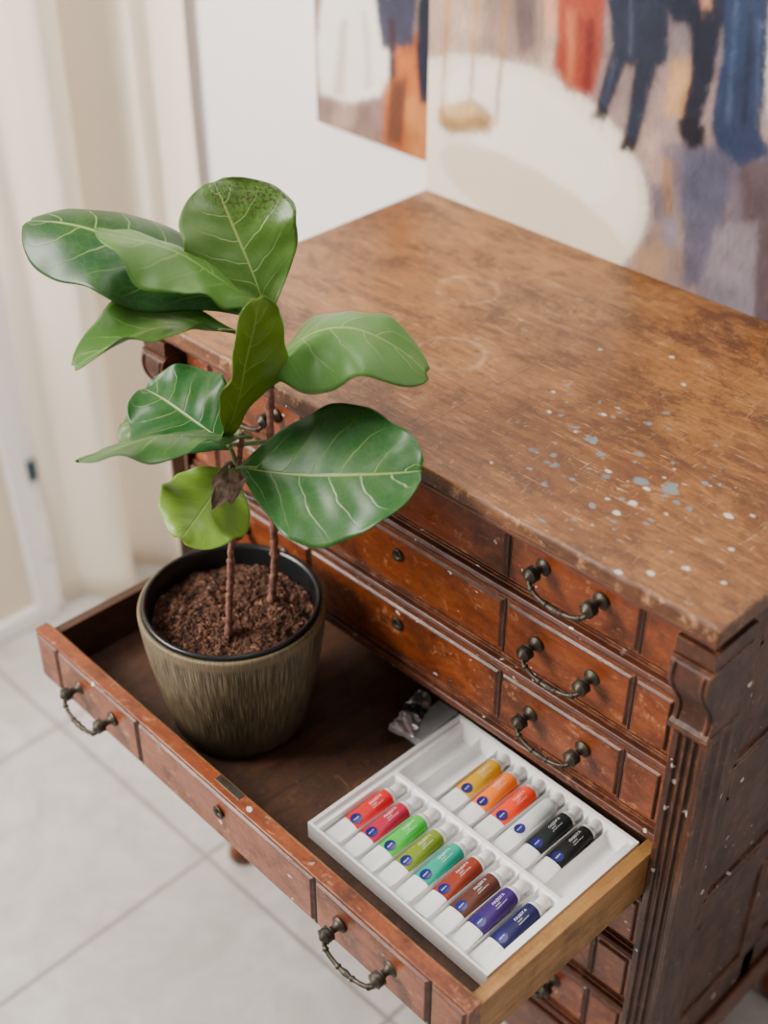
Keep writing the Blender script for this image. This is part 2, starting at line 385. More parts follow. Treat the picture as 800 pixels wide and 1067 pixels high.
M_prim=simple('white_primed_canvas',(.92,.90,.88),.8,0,20,.02); M_raw=simple('beige_raw_canvas',(.78,.66,.52),.85,0,200,.06)
lc=root('stretched_canvas',(-.92,-.2,0),'white-edged blank stretched canvas leaning on the floor by the curtain','canvas')
tilt=Matrix.Translation((-.915,0,0))@Matrix.Rotation(-.065,4,'Y')
bm=bmesh.new(); Y0,Y1=-.65,.255
box(bm,-.035,0,Y1-.05,Y1,0.003,1.1);box(bm,-.035,0,Y0,Y0+.05,0.003,1.1);box(bm,-.035,0,Y0+.05,Y1-.05,0.003,.05);box(bm,-.035,0,Y0+.05,Y1-.05,1.05,1.1)
bmesh.ops.transform(bm,matrix=tilt,verts=bm.verts); finish(bm,'frame',[M_prim],lc,bevel=.003)
bm=bmesh.new(); box(bm,-.028,-.02,Y0+.05,Y1-.05,.05,1.05); bmesh.ops.transform(bm,matrix=tilt,verts=bm.verts); finish(bm,'canvas_panel',[M_raw],lc)

# ---------- pot with plant
PX,PY,PZ=.373,-.135,.4155
fig=root('potted_fig_tree',(PX,PY,PZ+DZ),'young fiddle-leaf fig with broad glossy leaves in a ribbed bronze pot','potted plant')
def pot_mat():
    m,nt,bs=newmat('streaked_bronze_glaze')
    t=nd(nt,'ShaderNodeTexCoord'); s=nd(nt,'ShaderNodeSeparateXYZ',{0:nd(nt,'ShaderNodeVectorMath',{0:t.outputs['Object'],1:(PX,PY,0)},operation='SUBTRACT').outputs[0]})
    ang=math_(nt,'ARCTAN2',s.outputs[1],s.outputs[0])
    cv=nd(nt,'ShaderNodeCombineXYZ',{0:math_(nt,'MULTIPLY',ang,50.),1:math_(nt,'MULTIPLY',s.outputs[2],11.)}).outputs[0]
    n=noi(nt,cv,1.5,5,.65)
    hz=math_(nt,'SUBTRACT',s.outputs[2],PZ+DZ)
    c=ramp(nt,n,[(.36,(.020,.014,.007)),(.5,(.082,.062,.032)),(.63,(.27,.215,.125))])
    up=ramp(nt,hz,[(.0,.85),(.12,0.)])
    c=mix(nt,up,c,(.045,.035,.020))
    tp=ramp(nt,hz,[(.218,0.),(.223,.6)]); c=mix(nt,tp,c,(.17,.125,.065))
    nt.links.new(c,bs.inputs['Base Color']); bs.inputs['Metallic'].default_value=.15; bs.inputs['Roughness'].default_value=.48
    bump(nt,n,.6,.002,bs); return m
bm=bmesh.new()
R=[(.0,.0),(.085,.0),(.099,.005),(.106,.018),(.113,.05),(.123,.10),(.132,.15),(.1375,.192),(.140,.221),(.1405,.232),(.139,.237),(.134,.237),(.131,.232),(.130,.195),(.120,.1),(.1,.02),(.0,.015)]
lathe(bm,[(max(r,.0005),z+PZ) for r,z in R],(PX,PY,0),96,close=False)
finish(bm,'pot',[pot_mat()],fig,zoff=DZ)
M_black=simple('black_plastic',(.007,.008,.009),.3,0,30,.2)
bm=bmesh.new()
lathe(bm,[(.128,.174+PZ),(.1305,.230+PZ),(.1335,.2385+PZ),(.1325,.243+PZ),(.128,.243+PZ),(.1255,.237+PZ),(.122,.184+PZ),(.120,.169+PZ)],(PX,PY,0),96,close=False)
finish(bm,'inner_pot',[M_black],fig,zoff=DZ)
def soil_mat():
    m,nt,bs=newmat('coarse_brown_soil'); co=objco(nt)
    v=nd(nt,'ShaderNodeTexVoronoi',{'Vector':co,'Scale':210.}); n=noi(nt,co,80,7,.75)
    rc=nd(nt,'ShaderNodeSeparateColor',{0:v.outputs['Color']}).outputs[0]
    c=ramp(nt,rc,[(0.,(.032,.012,.006)),(.5,(.10,.036,.016)),(.88,(.18,.068,.032)),(1.,(.28,.14,.08))])
    c=mix(nt,ramp(nt,n,[(.35,.8),(.6,0.)]),c,(.015,.006,.003)); nt.links.new(c,bs.inputs['Base Color']); bs.inputs['Roughness'].default_value=.95
    bump(nt,math_(nt,'ADD',n,math_(nt,'MULTIPLY',v.outputs['Distance'],-.4)),1.,.004,bs); return m
bm=bmesh.new(); NR,NA=48,150; rows=[]
SZ=PZ+.207
for i in range(1,NR+1):
    r=.1215*i/NR; row=[]
    for j in range(NA):
        a=2*math.pi*j/NA; x,y=r*math.cos(a),r*math.sin(a)
        h=.010*noise.noise(Vector((x*28,y*28,1)))+.005*noise.noise(Vector((x*90,y*90,3)))+.004*noise.noise(Vector((x*250,y*250,5)))+.008*(1-(i/NR)**2)
        row.append(bm.verts.new((PX+x,PY+y,SZ+h)))
    rows.append(row)
bm.faces.new(rows[0])
for a,b in zip(rows,rows[1:]):
    for j in range(NA): bm.faces.new([a[j],a[(j+1)%NA],b[(j+1)%NA],b[j]])
for _ in range(380):
    a=random.uniform(0,6.28); r=.113*math.sqrt(random.random()); s=random.uniform(.0008,.0024)
    c=Vector((PX+r*math.cos(a),PY+r*math.sin(a),SZ+.008+random.uniform(-.002,.002)))
    mtx=Matrix.Translation(c)@Matrix.Rotation(random.uniform(0,6),4,Vector((random.random(),random.random(),random.random()+.01)).normalized())@Matrix.Diagonal((s*2.6,s,s*.6,1))
    bmesh.ops.create_icosphere(bm,subdivisions=1,radius=1,matrix=mtx)
finish(bm,'soil',[soil_mat()],fig,zoff=DZ)
M_stem=simple('reddish_woody_stem',(.16,.065,.042),.8,0,120,.65,1.)
M_pet=simple('green_petiole',(.12,.17,.04),.5)
def leaf_mat(name='glossy_veined_leaf',dry=False,spot=False):
    m,nt,bs=newmat(name)
    uv=nd(nt,'ShaderNodeTexCoord').outputs['UV']; s=nd(nt,'ShaderNodeSeparateXYZ',{0:uv})
    oi=nd(nt,'ShaderNodeObjectInfo')
    wob=noi(nt,uv,4,2)
    t=math_(nt,'ADD',s.outputs[0],math_(nt,'MULTIPLY',math_(nt,'SUBTRACT',wob,.5),.09))
    a=math_(nt,'ABSOLUTE',math_(nt,'SUBTRACT',math_(nt,'MULTIPLY',s.outputs[1],2.),1.))
    mid=ramp(nt,a,[(.008,1.),(.032,0.)])
    ph=math_(nt,'MULTIPLY',math_(nt,'SUBTRACT',t,math_(nt,'MULTIPLY',math_(nt,'POWER',a,1.3),.24)),6.)
    ph=math_(nt,'ADD',ph,math_(nt,'MULTIPLY',math_(nt,'GREATER_THAN',s.outputs[1],.5),.4))
    fr=math_(nt,'FRACT',math_(nt,'ADD',ph,10.)); dd=math_(nt,'ABSOLUTE',math_(nt,'SUBTRACT',fr,.5))
    lat=math_(nt,'MULTIPLY',ramp(nt,dd,[(.004,.8),(.040,0.)]),ramp(nt,a,[(.30,.9),(.90,.04)]))
    v=nd(nt,'ShaderNodeTexVoronoi',{'Vector':nd(nt,'ShaderNodeMapping',{'Vector':uv,'Scale':(17.,13.,1.)}).outputs[0],'Scale':1.},feature='DISTANCE_TO_EDGE')
    net=ramp(nt,v.outputs['Distance'],[(.0,.07),(.08,0.)])
    vein=math_(nt,'MAXIMUM',math_(nt,'MAXIMUM',mid,lat),net)
    base=mix(nt,ramp(nt,noi(nt,uv,3,4,.65),[(.4,0.),(.75,.30)]),oi.outputs['Color'],(.10,.18,.02),'MIX')
    c=mix(nt,math_(nt,'MULTIPLY',vein,.72),base,(.32,.43,.12))
    if dry: c=ramp(nt,noi(nt,uv,7,4),[(.3,(.05,.03,.02)),(.6,(.17,.11,.07)),(.8,(.12,.14,.04))])
    if spot:
        sp=noi(nt,uv,34,5,.75); k=math_(nt,'MULTIPLY',ramp(nt,sp,[(.50,0.),(.55,.95)]),ramp(nt,math_(nt,'ADD',s.outputs[0],math_(nt,'MULTIPLY',math_(nt,'SUBTRACT',s.outputs[1],.5),.5)),[(.66,0.),(.92,1.)]))
        c=mix(nt,k,c,(.040,.020,.010))
    nt.links.new(c,bs.inputs['Base Color'])
    bs.inputs['Roughness'].default_value=.75 if dry else .37; bs.inputs['Specular IOR Level'].default_value=.45
    h=math_(nt,'MULTIPLY',math_(nt,'MAXIMUM',mid,lat),-.8)
    bump(nt,h,.35,.003,bs)
    tr=nd(nt,'ShaderNodeBsdfTranslucent',{'Color':c}); ms=nd(nt,'ShaderNodeMixShader',{0:.2}); out=nt.nodes['Material Output']
    nt.links.new(bs.outputs[0],ms.inputs[1]); nt.links.new(tr.outputs[0],ms.inputs[2]); nt.links.new(ms.outputs[0],out.inputs[0])
    return m
M_leaf=leaf_mat(); M_dry=leaf_mat('withered_leaf',True); M_spot=leaf_mat('speckled_leaf',False,True)
def leaf(base,tip,nrm,width,bend=0.,cup=.1,wave=.007,seed=0,col=(.03,.12,.03),side=0.,node=None,pk=1.35,fold=0.,droop=0.,mat=None,curl=0.):
    base,tip,nrm=Vector(base),Vector(tip),Vector(nrm)
    L=(tip-base).length; ax=(tip-base).normalized(); n=(nrm-ax*nrm.dot(ax)).normalized(); s=ax.cross(n)
    bm=bmesh.new(); uvl=bm.loops.layers.uv.new('UVMap'); nu,nv=56,30; g=[]
    for i in range(nu+1):
        t=i/nu; tt=min(max(t,.004),.996); e=.85*(1-tt)+.5*tt
        w0=width/2*max(math.sin(math.pi*tt**pk),0)**e+.0015
        row=[]
        for j in range(nv+1):
            v=j/nv*2-1
            sd_=1 if v>0 else -1
            w=w0*(1+.04*math.sin(t*13+seed+sd_)+.015*math.sin(t*29+seed*2+sd_*2))
            k=4*t*(1-t)
            p=base+ax*(L*t)+n*(bend*L*k)+s*(side*L*k)
            p.z-=droop*L*max(0,t-.6)**2*6
            ph=seed*1.7
            env=min(1,t*4)*min(1,(1-t)*6+.3)
            hgt=cup*w*abs(v)**1.6+wave*abs(v)**1.8*(math.sin(t*13+ph+(1.6 if v>0 else 0))+.3*math.sin(t*27+ph*2+sd_))*env+wave*.3*math.sin(t*9+v*3+ph)
            hgt+=.0010*math.sin(math.pi*((t-.24*abs(v)**1.3)*6+(.4 if v>0 else 0)))**2*min(1,abs(v)*3)*(1-abs(v))*env*2
            hgt+= fold*w*v - curl*w*abs(v)**3*(1 if v>0 else .3)
            lat=w*v*(1-.18*abs(cup)*abs(v)-.15*curl*v*v)
            p=p+s*lat+n*hgt+ax*(L*.03*(v*v)*(.3 if t>.5 else -.2))
            row.append(bm.verts.new(p))
        g.append(row)
    for i in range(nu):
        for j in range(nv):
            f=bm.faces.new([g[i][j],g[i+1][j],g[i+1][j+1],g[i][j+1]]); f.smooth=True
            for lp,(a,b) in zip(f.loops,((i,j),(i+1,j),(i+1,j+1),(i,j+1))): lp[uvl].uv=(a/nu,b/nv)
    o=finish(bm,'withered_leaf' if mat is M_dry else 'leaf',[mat or M_leaf],fig,normals=False); o.color=(*col,1)
    sd=o.modifiers.new('s','SOLIDIFY'); sd.thickness=.0009
    if node is not None:
        bm=bmesh.new(); tube(bm,spline([node,(Vector(node)+base)/2+Vector((0,0,-.004)),base,base+ax*L*.12+n*bend*L*.42],4),[.0038]*4+[.0032]*4+[.0026]*4+[.0012],8)
        finish(bm,'leaf_stalk',[M_pet],o)
    return o
# leaf facing directions as blends of three world directions
EA=Vector((.707,.707,0)); EB=Vector((-.419,.419,.806)); EC=Vector((.570,-.570,.592))
W=lambda r,u,b:EA*r+EB*u+EC*b
S1=[(.408,-.172,1.019),(.398,-.154,1.097),(.406,-.149,1.186),(.415,-.142,1.253),(.421,-.139,1.308),(.427,-.135,1.366)]
S2=[(.395,-.077,1.013),(.398,-.068,1.103),(.405,-.071,1.212),(.407,-.071,1.312),(.406,-.064,1.386),(.409,-.056,1.443),(.416,-.055,1.496)]
for S,r in ((S1,.0055),(S2,.0062)):
    pts=spline(S,16); pts=[p+Vector((random.uniform(-1,1),random.uniform(-1,1),0))*.0009 for p in pts]
    rad=[r*(1-.35*i/len(pts))*(1+(.38 if i%7==3 else 0)+.12*random.uniform(-1,1)) for i in range(len(pts))]
    bm=bmesh.new(); tube(bm,pts,rad,12); finish(bm,'stem',[M_stem],fig)
LV=[
 ((.439,-.151,1.322),(.668,-.042,1.376),W(.05,.32,1),.192,dict(bend=.01,cup=.05,seed=1,col=(.014,.088,.013),node=S1[4],side=.04,pk=1.10,wave=.005)),
 ((.411,-.083,1.414),(.592,.045,1.478),W(.0,.75,.66),.160,dict(bend=.26,cup=-.14,seed=2,col=(.085,.21,.042),node=S2[5],pk=1.05,droop=.12,curl=.3)),
 ((.410,-.061,1.496),(.300,-.051,1.652),W(.2,.15,1),.150,dict(bend=.05,cup=.12,seed=3,col=(.060,.145,.015),node=S2[6],pk=1.45,mat=M_spot,curl=-.25)),
 ((.369,-.069,1.493),(.086,-.203,1.578),W(.1,.55,.85),.182,dict(bend=.13,cup=-.15,seed=4,col=(.010,.060,.013),node=S2[6],pk=1.25,curl=.35)),
 ((.407,-.069,1.512),(.285,-.225,1.636),W(.3,.85,.6),.145,dict(bend=.08,cup=-.15,seed=5,col=(.075,.19,.027),node=S2[6],curl=.35,wave=.009)),
 ((.376,-.089,1.476),(.301,-.294,1.487),W(.0,.9,.38),.115,dict(bend=.10,cup=.1,seed=6,col=(.050,.135,.02),node=S2[5],droop=.05,curl=-.3)),
 ((.417,-.162,1.357),(.461,-.122,1.572),W(1,-.1,.85),.112,dict(bend=.04,cup=.3,seed=7,col=(.12,.21,.014),node=S1[5])),
 ((.412,-.144,1.337),(.231,-.149,1.355),W(.0,.4,1),.150,dict(bend=.05,cup=.1,seed=8,col=(.010,.088,.015),node=S1[4],pk=1.2)),
 ((.432,-.123,1.355),(.373,-.350,1.397),W(.0,1,.25),.115,dict(bend=.06,cup=-.1,seed=9,col=(.032,.11,.022),node=S1[5],curl=.3)),
 ((.420,-.150,1.308),(.443,-.261,1.263),W(.1,.2,1),.125,dict(bend=.03,cup=-.1,seed=10,col=(.22,.38,.04),node=S1[4],pk=1.1)),
 ((.311,-.134,1.293),(.187,-.164,1.283),W(.0,.5,1),.09,dict(bend=.05,cup=.1,seed=11,col=(.07,.14,.03),node=S2[3])),
 ((.442,-.165,1.323),(.476,-.228,1.313),W(.3,.2,1),.040,dict(bend=.15,cup=.7,wave=.012,seed=12,mat=M_dry)),
]
for b,t,n,w,k in LV: leaf(b,t,n,w,**k)

# ---------- paint set
M_wplastic=simple('white_plastic_tray',(.88,.87,.86),.4,0,10,.03)
BX0,BX1,BY0,BY1=.631,.978,-.212,.100; BZ=.4155
tray=root('paint_tray',((BX0+BX1)/2,(BY0+BY1)/2,BZ+DZ),'white moulded plastic tray of paint tubes lying in the open drawer','paint tray')
PIT=.0355; SX0=.645
def slot_h(x,y):
    top=.024
    inx=SX0<x<SX0+9*PIT
    for (a,b) in ((-.206,-.055),(-.047,.094)):
        if a<y<b and inx:
            f=((x-SX0)%PIT)/PIT*2-1
            e=min(1,(y-a)/.008,(b-y)/.008)
            return top-.018*math.sqrt(max(0,1-(abs(f)/.96)**2.5))*e -.004*e
    return top
bm=bmesh.new(); NX,NY=236,110; g=[]
for i in range(NX+1):
    x=BX0+(BX1-BX0)*i/NX; g.append([])
    for j in range(NY+1):
        y=BY0+(BY1-BY0)*j/NY; h=slot_h(x,y)
        if min(x-BX0,BX1-x,y-BY0,BY1-y)<.004: h=.030
        g[-1].append(bm.verts.new((x,y,BZ+h)))
for i in range(NX):
    for j in range(NY): bm.faces.new([g[i][j],g[i+1][j],g[i+1][j+1],g[i][j+1]])
box(bm,BX0-.0015,BX0,BY0-.0015,BY1+.0015,BZ,BZ+.031);box(bm,BX1,BX1+.0015,BY0-.0015,BY1+.0015,BZ,BZ+.031)
box(bm,BX0,BX1,BY0-.0015,BY0,BZ,BZ+.031);box(bm,BX0,BX1,BY1,BY1+.0015,BZ,BZ+.031)
finish(bm,'tray_body',[M_wplastic],tray,zoff=DZ)
tray.location=YM@tray.location; tray.rotation_euler=(0,0,YAW)
M_label,nt,bs=newmat('coloured_tube_label'); oi=nd(nt,'ShaderNodeObjectInfo'); nt.links.new(mix(nt,math_(nt,'MULTIPLY',noi(nt,objco(nt),60,2),.02),oi.outputs['Color'],(.9,.9,.9)),bs.inputs['Base Color']); bs.inputs['Roughness'].default_value=.45; bs.inputs['Specular IOR Level'].default_value=.25
M_tube,nt,bs=newmat('translucent_white_tube_plastic'); bs.inputs['Base Color'].default_value=(.78,.77,.76,1); bs.inputs['Roughness'].default_value=.25; bs.inputs['Subsurface Weight'].default_value=.2; bs.inputs['Subsurface Scale'].default_value=.01
M_blue=simple('blue_emblem',(.006,.007,.12),.35); M_ink=simple('white_ink',(.70,.70,.70),.5)
TR=.0130
def sect(y):
    t=min(max(y/.115,0),1); k=t**.75; kb=(t**1.2 if t<.4 else t**1.2+(t-.4)*(1-t)*.9)
    kb=min(kb,1)
    a=.0160*(1-k)+TR*k; b=.0006*(1-kb)+TR*kb
    if y>.115:
        q=(y-.115)/.007; a=b=TR*(1-.35*q)
    return a,b
def cz(y): return TR*.60+TR*.40*min(1,y/.115)
def ring(bm,y,n=28,ex=0):
    a,b=sect(y); return [bm.verts.new(((a+ex)*math.cos(2*math.pi*i/n),y,cz(y)+(b+ex)*math.sin(2*math.pi*i/n))) for i in range(n)]
def skin(bm,ys,mi=0,ex=0,caps=True):
    rs=[ring(bm,y,28,ex) for y in ys]
    for A,B in zip(rs,rs[1:]):
        for i in range(28):
            f=bm.faces.new([A[i],A[(i+1)%28],B[(i+1)%28],B[i]]); f.smooth=True
    if caps: bm.faces.new(rs[0]); bm.faces.new(rs[-1])
def mesh_of(bm,name,mats):
    bmesh.ops.recalc_face_normals(bm,faces=bm.faces); me=bpy.data.meshes.new(name); bm.to_mesh(me); bm.free()
    for m in mats: me.materials.append(m)
    return me
bm=bmesh.new(); skin(bm,[0,.004,.008]+[.008+i*.0107 for i in range(1,11)]+[.118,.122]); me_body=mesh_of(bm,'tube_body',[M_tube])
bm=bmesh.new(); skin(bm,[.040+i*.0072 for i in range(11)],ex=.0003,caps=False); me_label=mesh_of(bm,'tube_label',[M_label])
bm=bmesh.new(); lathe(bm,[(.0080,.120),(.0088,.121),(.0092,.124),(.0098,.138),(.0086,.1395)],(0,0,TR),24,axis='y'); me_cap=mesh_of(bm,'cap',[M_tube])
def surf(x,y,e=.0005):
    a,b=sect(y); return cz(y)+(b+e)*math.sqrt(max(0,1-(x/(a+e))**2))
bm=bmesh.new()
c0=bm.verts.new((0,.049,surf(0,.049,.0009)))
rr=[[bm.verts.new((rad*math.cos(k*math.pi/12),.049+rad*math.sin(k*math.pi/12),surf(rad*math.cos(k*math.pi/12),.049+rad*math.sin(k*math.pi/12),.0009))) for k in range(24)] for rad in (.004,.0085)]
for k in range(24):
    bm.faces.new([c0,rr[0][k],rr[0][(k+1)%24]]); bm.faces.new([rr[0][k],rr[1][k],rr[1][(k+1)%24],rr[0][(k+1)%24]])
me_dot=mesh_of(bm,'tube_emblem',[M_blue])
def text_mesh(body,size,cx,cy,rot):
    cu=bpy.data.curves.new('t','FONT'); cu.body=body; cu.size=size; cu.align_x='CENTER'; cu.align_y='CENTER'; cu.resolution_u=2
    o=bpy.data.objects.new('t',cu); COL.objects.link(o); dg=bpy.context.evaluated_depsgraph_get(); me=bpy.data.meshes.new_from_object(o.evaluated_get(dg)); bpy.data.objects.remove(o)
    c,s=math.cos(rot),math.sin(rot)
    for v in me.vertices:
        x,y=v.co.x*c-v.co.y*s+cx, v.co.x*s+v.co.y*c+cy
        v.co=(x,y,surf(x,y,.001))
    return me
def joined(mes,name,mat):
    bm=bmesh.new()
    for m in mes: bm.from_mesh(m)
    bmesh.ops.subdivide_edges(bm,edges=[e for e in bm.edges if e.calc_length()>.004],cuts=2)
    for v in bm.verts: v.co.z=surf(v.co.x,v.co.y,.0012)
    me=bpy.data.meshes.new(name); bm.to_mesh(me); bm.free(); me.materials.clear(); me.materials.append(mat); return me
me_txt=joined([text_mesh('ЛАДОГА',.0055,-.0035,.089,math.pi/2),text_mesh('АКРИЛ',.0026,.0018,.083,math.pi/2),text_mesh('ХУДОЖЕСТВЕННЫЙ',.0020,.0052,.087,math.pi/2)],'lettering',M_ink)
me_emt=joined([text_mesh('акрил',.0034,0,.049,math.pi/2)],'emblem_lettering',M_ink)
low=[((.58,.005,.008),'bright red'),((.40,.003,.035),'crimson'),((.04,.42,.035),'leaf green'),((.15,.22,.007),'olive green'),((.0,.29,.19),'turquoise'),((.23,.022,.004),'reddish brown'),((.085,.020,.010),'brown'),((.028,.004,.11),'violet'),((.004,.004,.060),'dark blue')]
upp=[((.60,.31,.002),'ochre yellow'),((.86,.17,.004),'orange'),((.83,.045,.006),'vermilion'),((.60,.62,.61),'pale grey'),((.006,.010,.010),'greenish black'),((.004,.004,.005),'black')]
def put_tube(i,y,c,nm):
    x=SX0+PIT*(i+.5)
    loc=YM@Vector((x+random.uniform(-.0006,.0006),y+random.uniform(-.002,.002),BZ+.0045+DZ))
    e=root('paint_tube',loc,'white paint tube with %s label lying in its tray slot'%nm,'paint tube'); e['group']='paint tubes in the tray'
    e.rotation_euler=(0,random.uniform(-.15,.15),random.uniform(-.02,.02)+YAW)
    for me in (me_body,me_label,me_cap,me_dot,me_txt,me_emt):
        o=bpy.data.objects.new(me.name.split('.')[0],me); COL.objects.link(o); o.parent=e; o.color=(*c,1)
for i,(c,nm) in enumerate(low): put_tube(i,-.200,c,nm)
for i,(c,nm) in enumerate(upp): put_tube(i+2,-.044,c,nm)

# ---------- small things behind tray
M_card=simple('grey_card',(.55,.56,.58),.6)
bm=bmesh.new(); box(bm,.585,.626,.012,.10,BZ+.0005,BZ+.018); o=finish(bm,'small_box',[M_card],bevel=.002,zoff=DZ); o['label']='small grey cardboard box beside the paint tray'; o['category']='box'
jar=root('metal_paint_tube',(.59,.05,BZ+DZ+.02),'crumpled silver paint tube with black label and cap','paint tube')
M_alu=simple('crumpled_aluminium',(.85,.85,.87),.28,.9,60,.1)
bm=bmesh.new(); n=24; ys=[i*.004 for i in range(29)]; rs=[]
for y in ys:
    t=y/.112; a=.026*(1-t)+.0175*t; b=.005*(1-t)+.0155*t; ring_=[]
    for i in range(n):
        an=2*math.pi*i/n; q=1+.35*noise.noise(Vector((math.cos(an)*2.5,math.sin(an)*2.5,y*80)))
        ring_.append(bm.verts.new((a*math.cos(an)*q,y-.05,b*math.sin(an)*q)))
    rs.append(ring_)
for k,(A,B) in enumerate(zip(rs,rs[1:])):
    for i in range(n): bm.faces.new([A[i],A[(i+1)%n],B[(i+1)%n],B[i]]).material_index=1 if 12<k<19 else 0
bm.faces.new(rs[0]); bm.faces.new(rs[-1])
TM=Matrix.Translation((.590,.028,BZ+.033+DZ))@Matrix.Rotation(.35,4,'Z')@Matrix.Scale(.8,4)
M_jar=simple('dark_label_print',(.015,.015,.02),.25)
bmesh.ops.transform(bm,matrix=TM,verts=bm.verts); finish(bm,'metal_tube_body',[M_alu,M_jar],jar)
bm=bmesh.new(); lathe(bm,[(.010,.061),(.0125,.062),(.0125,.082),(.011,.084)],(0,0,0),24,axis='y')
bmesh.ops.transform(bm,matrix=TM,verts=bm.verts); finish(bm,'cap',[M_black],jar)

# ---------- paintings (artwork sketched on a 0-800 sheet, mapped onto the canvas plane in metres)
YW=.665
polyL=[
 ([(325,-20),(450,-20),(450,175),(325,135)],(.24,.14,.11)),
 ([(325,-20),(450,-20),(450,60),(325,60)],(.32,.21,.17)),
 ([(330,70),(410,70),(400,140),(325,120)],(.25,.155,.13)),
 ([(402,55),(440,30),(450,175),(398,150)],(.38,.10,.022)),
 ([(422,100),(450,95),(450,175),(425,165)],(.46,.16,.045)),
 ([(408,85),(424,80),(418,150),(402,150)],(.11,.038,.02)),
 ([(350,105),(375,108),(365,135),(345,130)],(.36,.24,.19)),
 ([(338,-20),(388,-20),(398,40),(410,66),(396,100),(368,108),(334,98),(330,50)],(.84,.78,.68)),
 ([(355,20),(363,20),(358,100),(347,98)],(.60,.53,.44)),
 ([(376,10),(382,10),(388,90),(380,95)],(.64,.57,.48)),
 ([(388,-20),(436,-20),(430,48),(398,50)],(.045,.045,.075)),
 ([(404,20),(412,20),(412,80),(406,84)],(.04,.025,.03)),
 ([(438,-20),(460,-20),(452,104),(438,108),(434,60)],(.010,.013,.028)),
]
def oval_at(cx,cy,rx,ry,r=.62):
    out=[]
    for k in range(64):
        a=2*math.pi*k/64; ex,ey=rx*math.cos(a),ry*math.sin(a); out.append((cx+ex*math.cos(r)-ey*math.sin(r),cy+ex*math.sin(r)+ey*math.cos(r)))
    return out
polyR=[
 ([(440,-30),(820,-60),(820,360),(440,360)],(.21,.155,.155)),
 ([(440,-30),(600,-30),(600,120),(440,120)],(.42,.29,.22)),
 ([(505,-30),(570,-30),(565,70),(500,60)],(.26,.17,.14)),
 ([(535,-30),(560,-30),(556,50),(540,60)],(.13,.085,.08)),
 ([(600,60),(820,60),(820,160),(640,180)],(.26,.18,.165)),
 ([(680,150),(820,150),(820,230),(680,240)],(.12,.092,.115)),
 ([(680,230),(760,210),(740,330),(670,300)],(.22,.15,.13)),
 ([(660,262),(700,245),(690,300),(655,292)],(.30,.18,.11)),
 ([(712,160),(768,150),(752,250),(735,295),(712,300)],(.080,.074,.108)),
 ([(770,170),(820,170),(820,350),(780,330)],(.075,.052,.060)),
 ([(745,240),(790,230),(785,340),(725,310)],(.17,.14,.165)),
 ([(690,200),(710,190),(704,255),(690,262)],(.20,.165,.19)),
 ([(655,130),(680,120),(695,180),(684,200)],(.30,.20,.165)),
 ([(690,165),(699,165),(702,225),(692,225)],(.24,.13,.07)),
 ([(700,60),(720,60),(715,120),(690,120)],(.42,.23,.10)),
 ([(440,62),(470,56),(505,58),(560,75),(560,200),(600,260),(655,288),(600,340),(440,260)],(.74,.65,.53)),
 (oval_at(545,178,142,100),(.70,.60,.48)),
 (oval_at(540,172,138,95),(.78,.69,.57)),
 (oval_at(556,140,104,46),(.84,.77,.66)),
 (oval_at(555,215,112,34,.55),(.66,.55,.42)),
 ([(575,-20),(632,-20),(628,60),(618,102),(590,96),(576,70),(580,30)],(.24,.032,.016)),
 ([(590,10),(600,10),(597,90),(591,90)],(.46,.12,.05)),
 ([(612,20),(620,20),(614,98),(608,98)],(.13,.014,.012)),
 ([(568,-20),(582,-20),(580,30),(568,36)],(.62,.28,.16)),
 ([(632,-20),(698,-20),(694,66),(684,72),(664,152),(650,145),(662,70),(652,66),(632,116),(620,114),(638,50)],(.014,.019,.036)),
 ([(656,-20),(660,-20),(658,60),(655,60)],(.04,.05,.085)),
 ([(640,60),(644,60),(630,110),(627,110)],(.035,.045,.08)),
 ([(622,112),(634,114),(630,126),(614,122)],(.012,.008,.01)),
 ([(650,142),(664,148),(660,160),(644,156)],(.012,.008,.01)),
 ([(690,-20),(760,-20),(756,30),(700,22)],(.010,.013,.028)),
 ([(730,-10),(742,-10),(740,20),(732,18)],(.50,.25,.13)),
 ([(718,10),(752,10),(744,80),(730,128),(714,132),(710,120),(722,70)],(.009,.010,.02)),
 ([(706,124),(722,122),(736,134),(732,152),(718,156),(708,140)],(.007,.007,.010)),
 ([(756,-20),(802,-20),(800,60),(792,140),(804,158),(770,174),(746,150),(740,130),(752,60)],(.016,.026,.060)),
 ([(765,0),(770,0),(760,130),(755,130)],(.05,.07,.13)),
 ([(780,10),(784,10),(778,130),(773,130)],(.010,.014,.03)),
 ([(790,20),(793,20),(790,130),(787,130)],(.04,.06,.11)),
 ([(806,0),(830,0),(830,130),(802,125),(800,60)],(.74,.70,.68)),
 ([(466,-30),(471,-30),(463,112),(459,112)],(.36,.19,.05)),
 ([(497,-30),(501,-30),(492,108),(488,108)],(.36,.19,.05)),
 ([(528,-30),(532,-30),(518,132),(514,132)],(.36,.19,.05)),
 ([(455,112),(490,102),(514,120),(512,138),(470,140),(456,130)],(.32,.17,.06)),
 ([(462,110),(490,106),(506,118),(490,124),(466,120)],(.52,.34,.16)),
]
def sheet(u,v,yw):
    D=u-.592*v+1050.; k=(yw+1.066)/D
    return (1.625+k*(u+.592*v-1850.), 1.95+k*(-.806*v-403.)/.70711)
def conv(L,yw): return [([sheet(u,v,yw) for u,v in p],c) for p,c in L]
polyL=conv(polyL,.672); polyR=conv(polyR,YW)
def inpoly(px,pz,poly):
    ins=np.zeros(px.shape,bool); n=len(poly)
    for i in range(n):
        x1,z1=poly[i]; x2,z2=poly[(i+1)%n]
        if z1==z2: continue
        c=((z1>pz)!=(z2>pz))&(px<(x2-x1)*(pz-z1)/(z2-z1)+x1); ins^=c
    return ins
rng=np.random.RandomState(3)
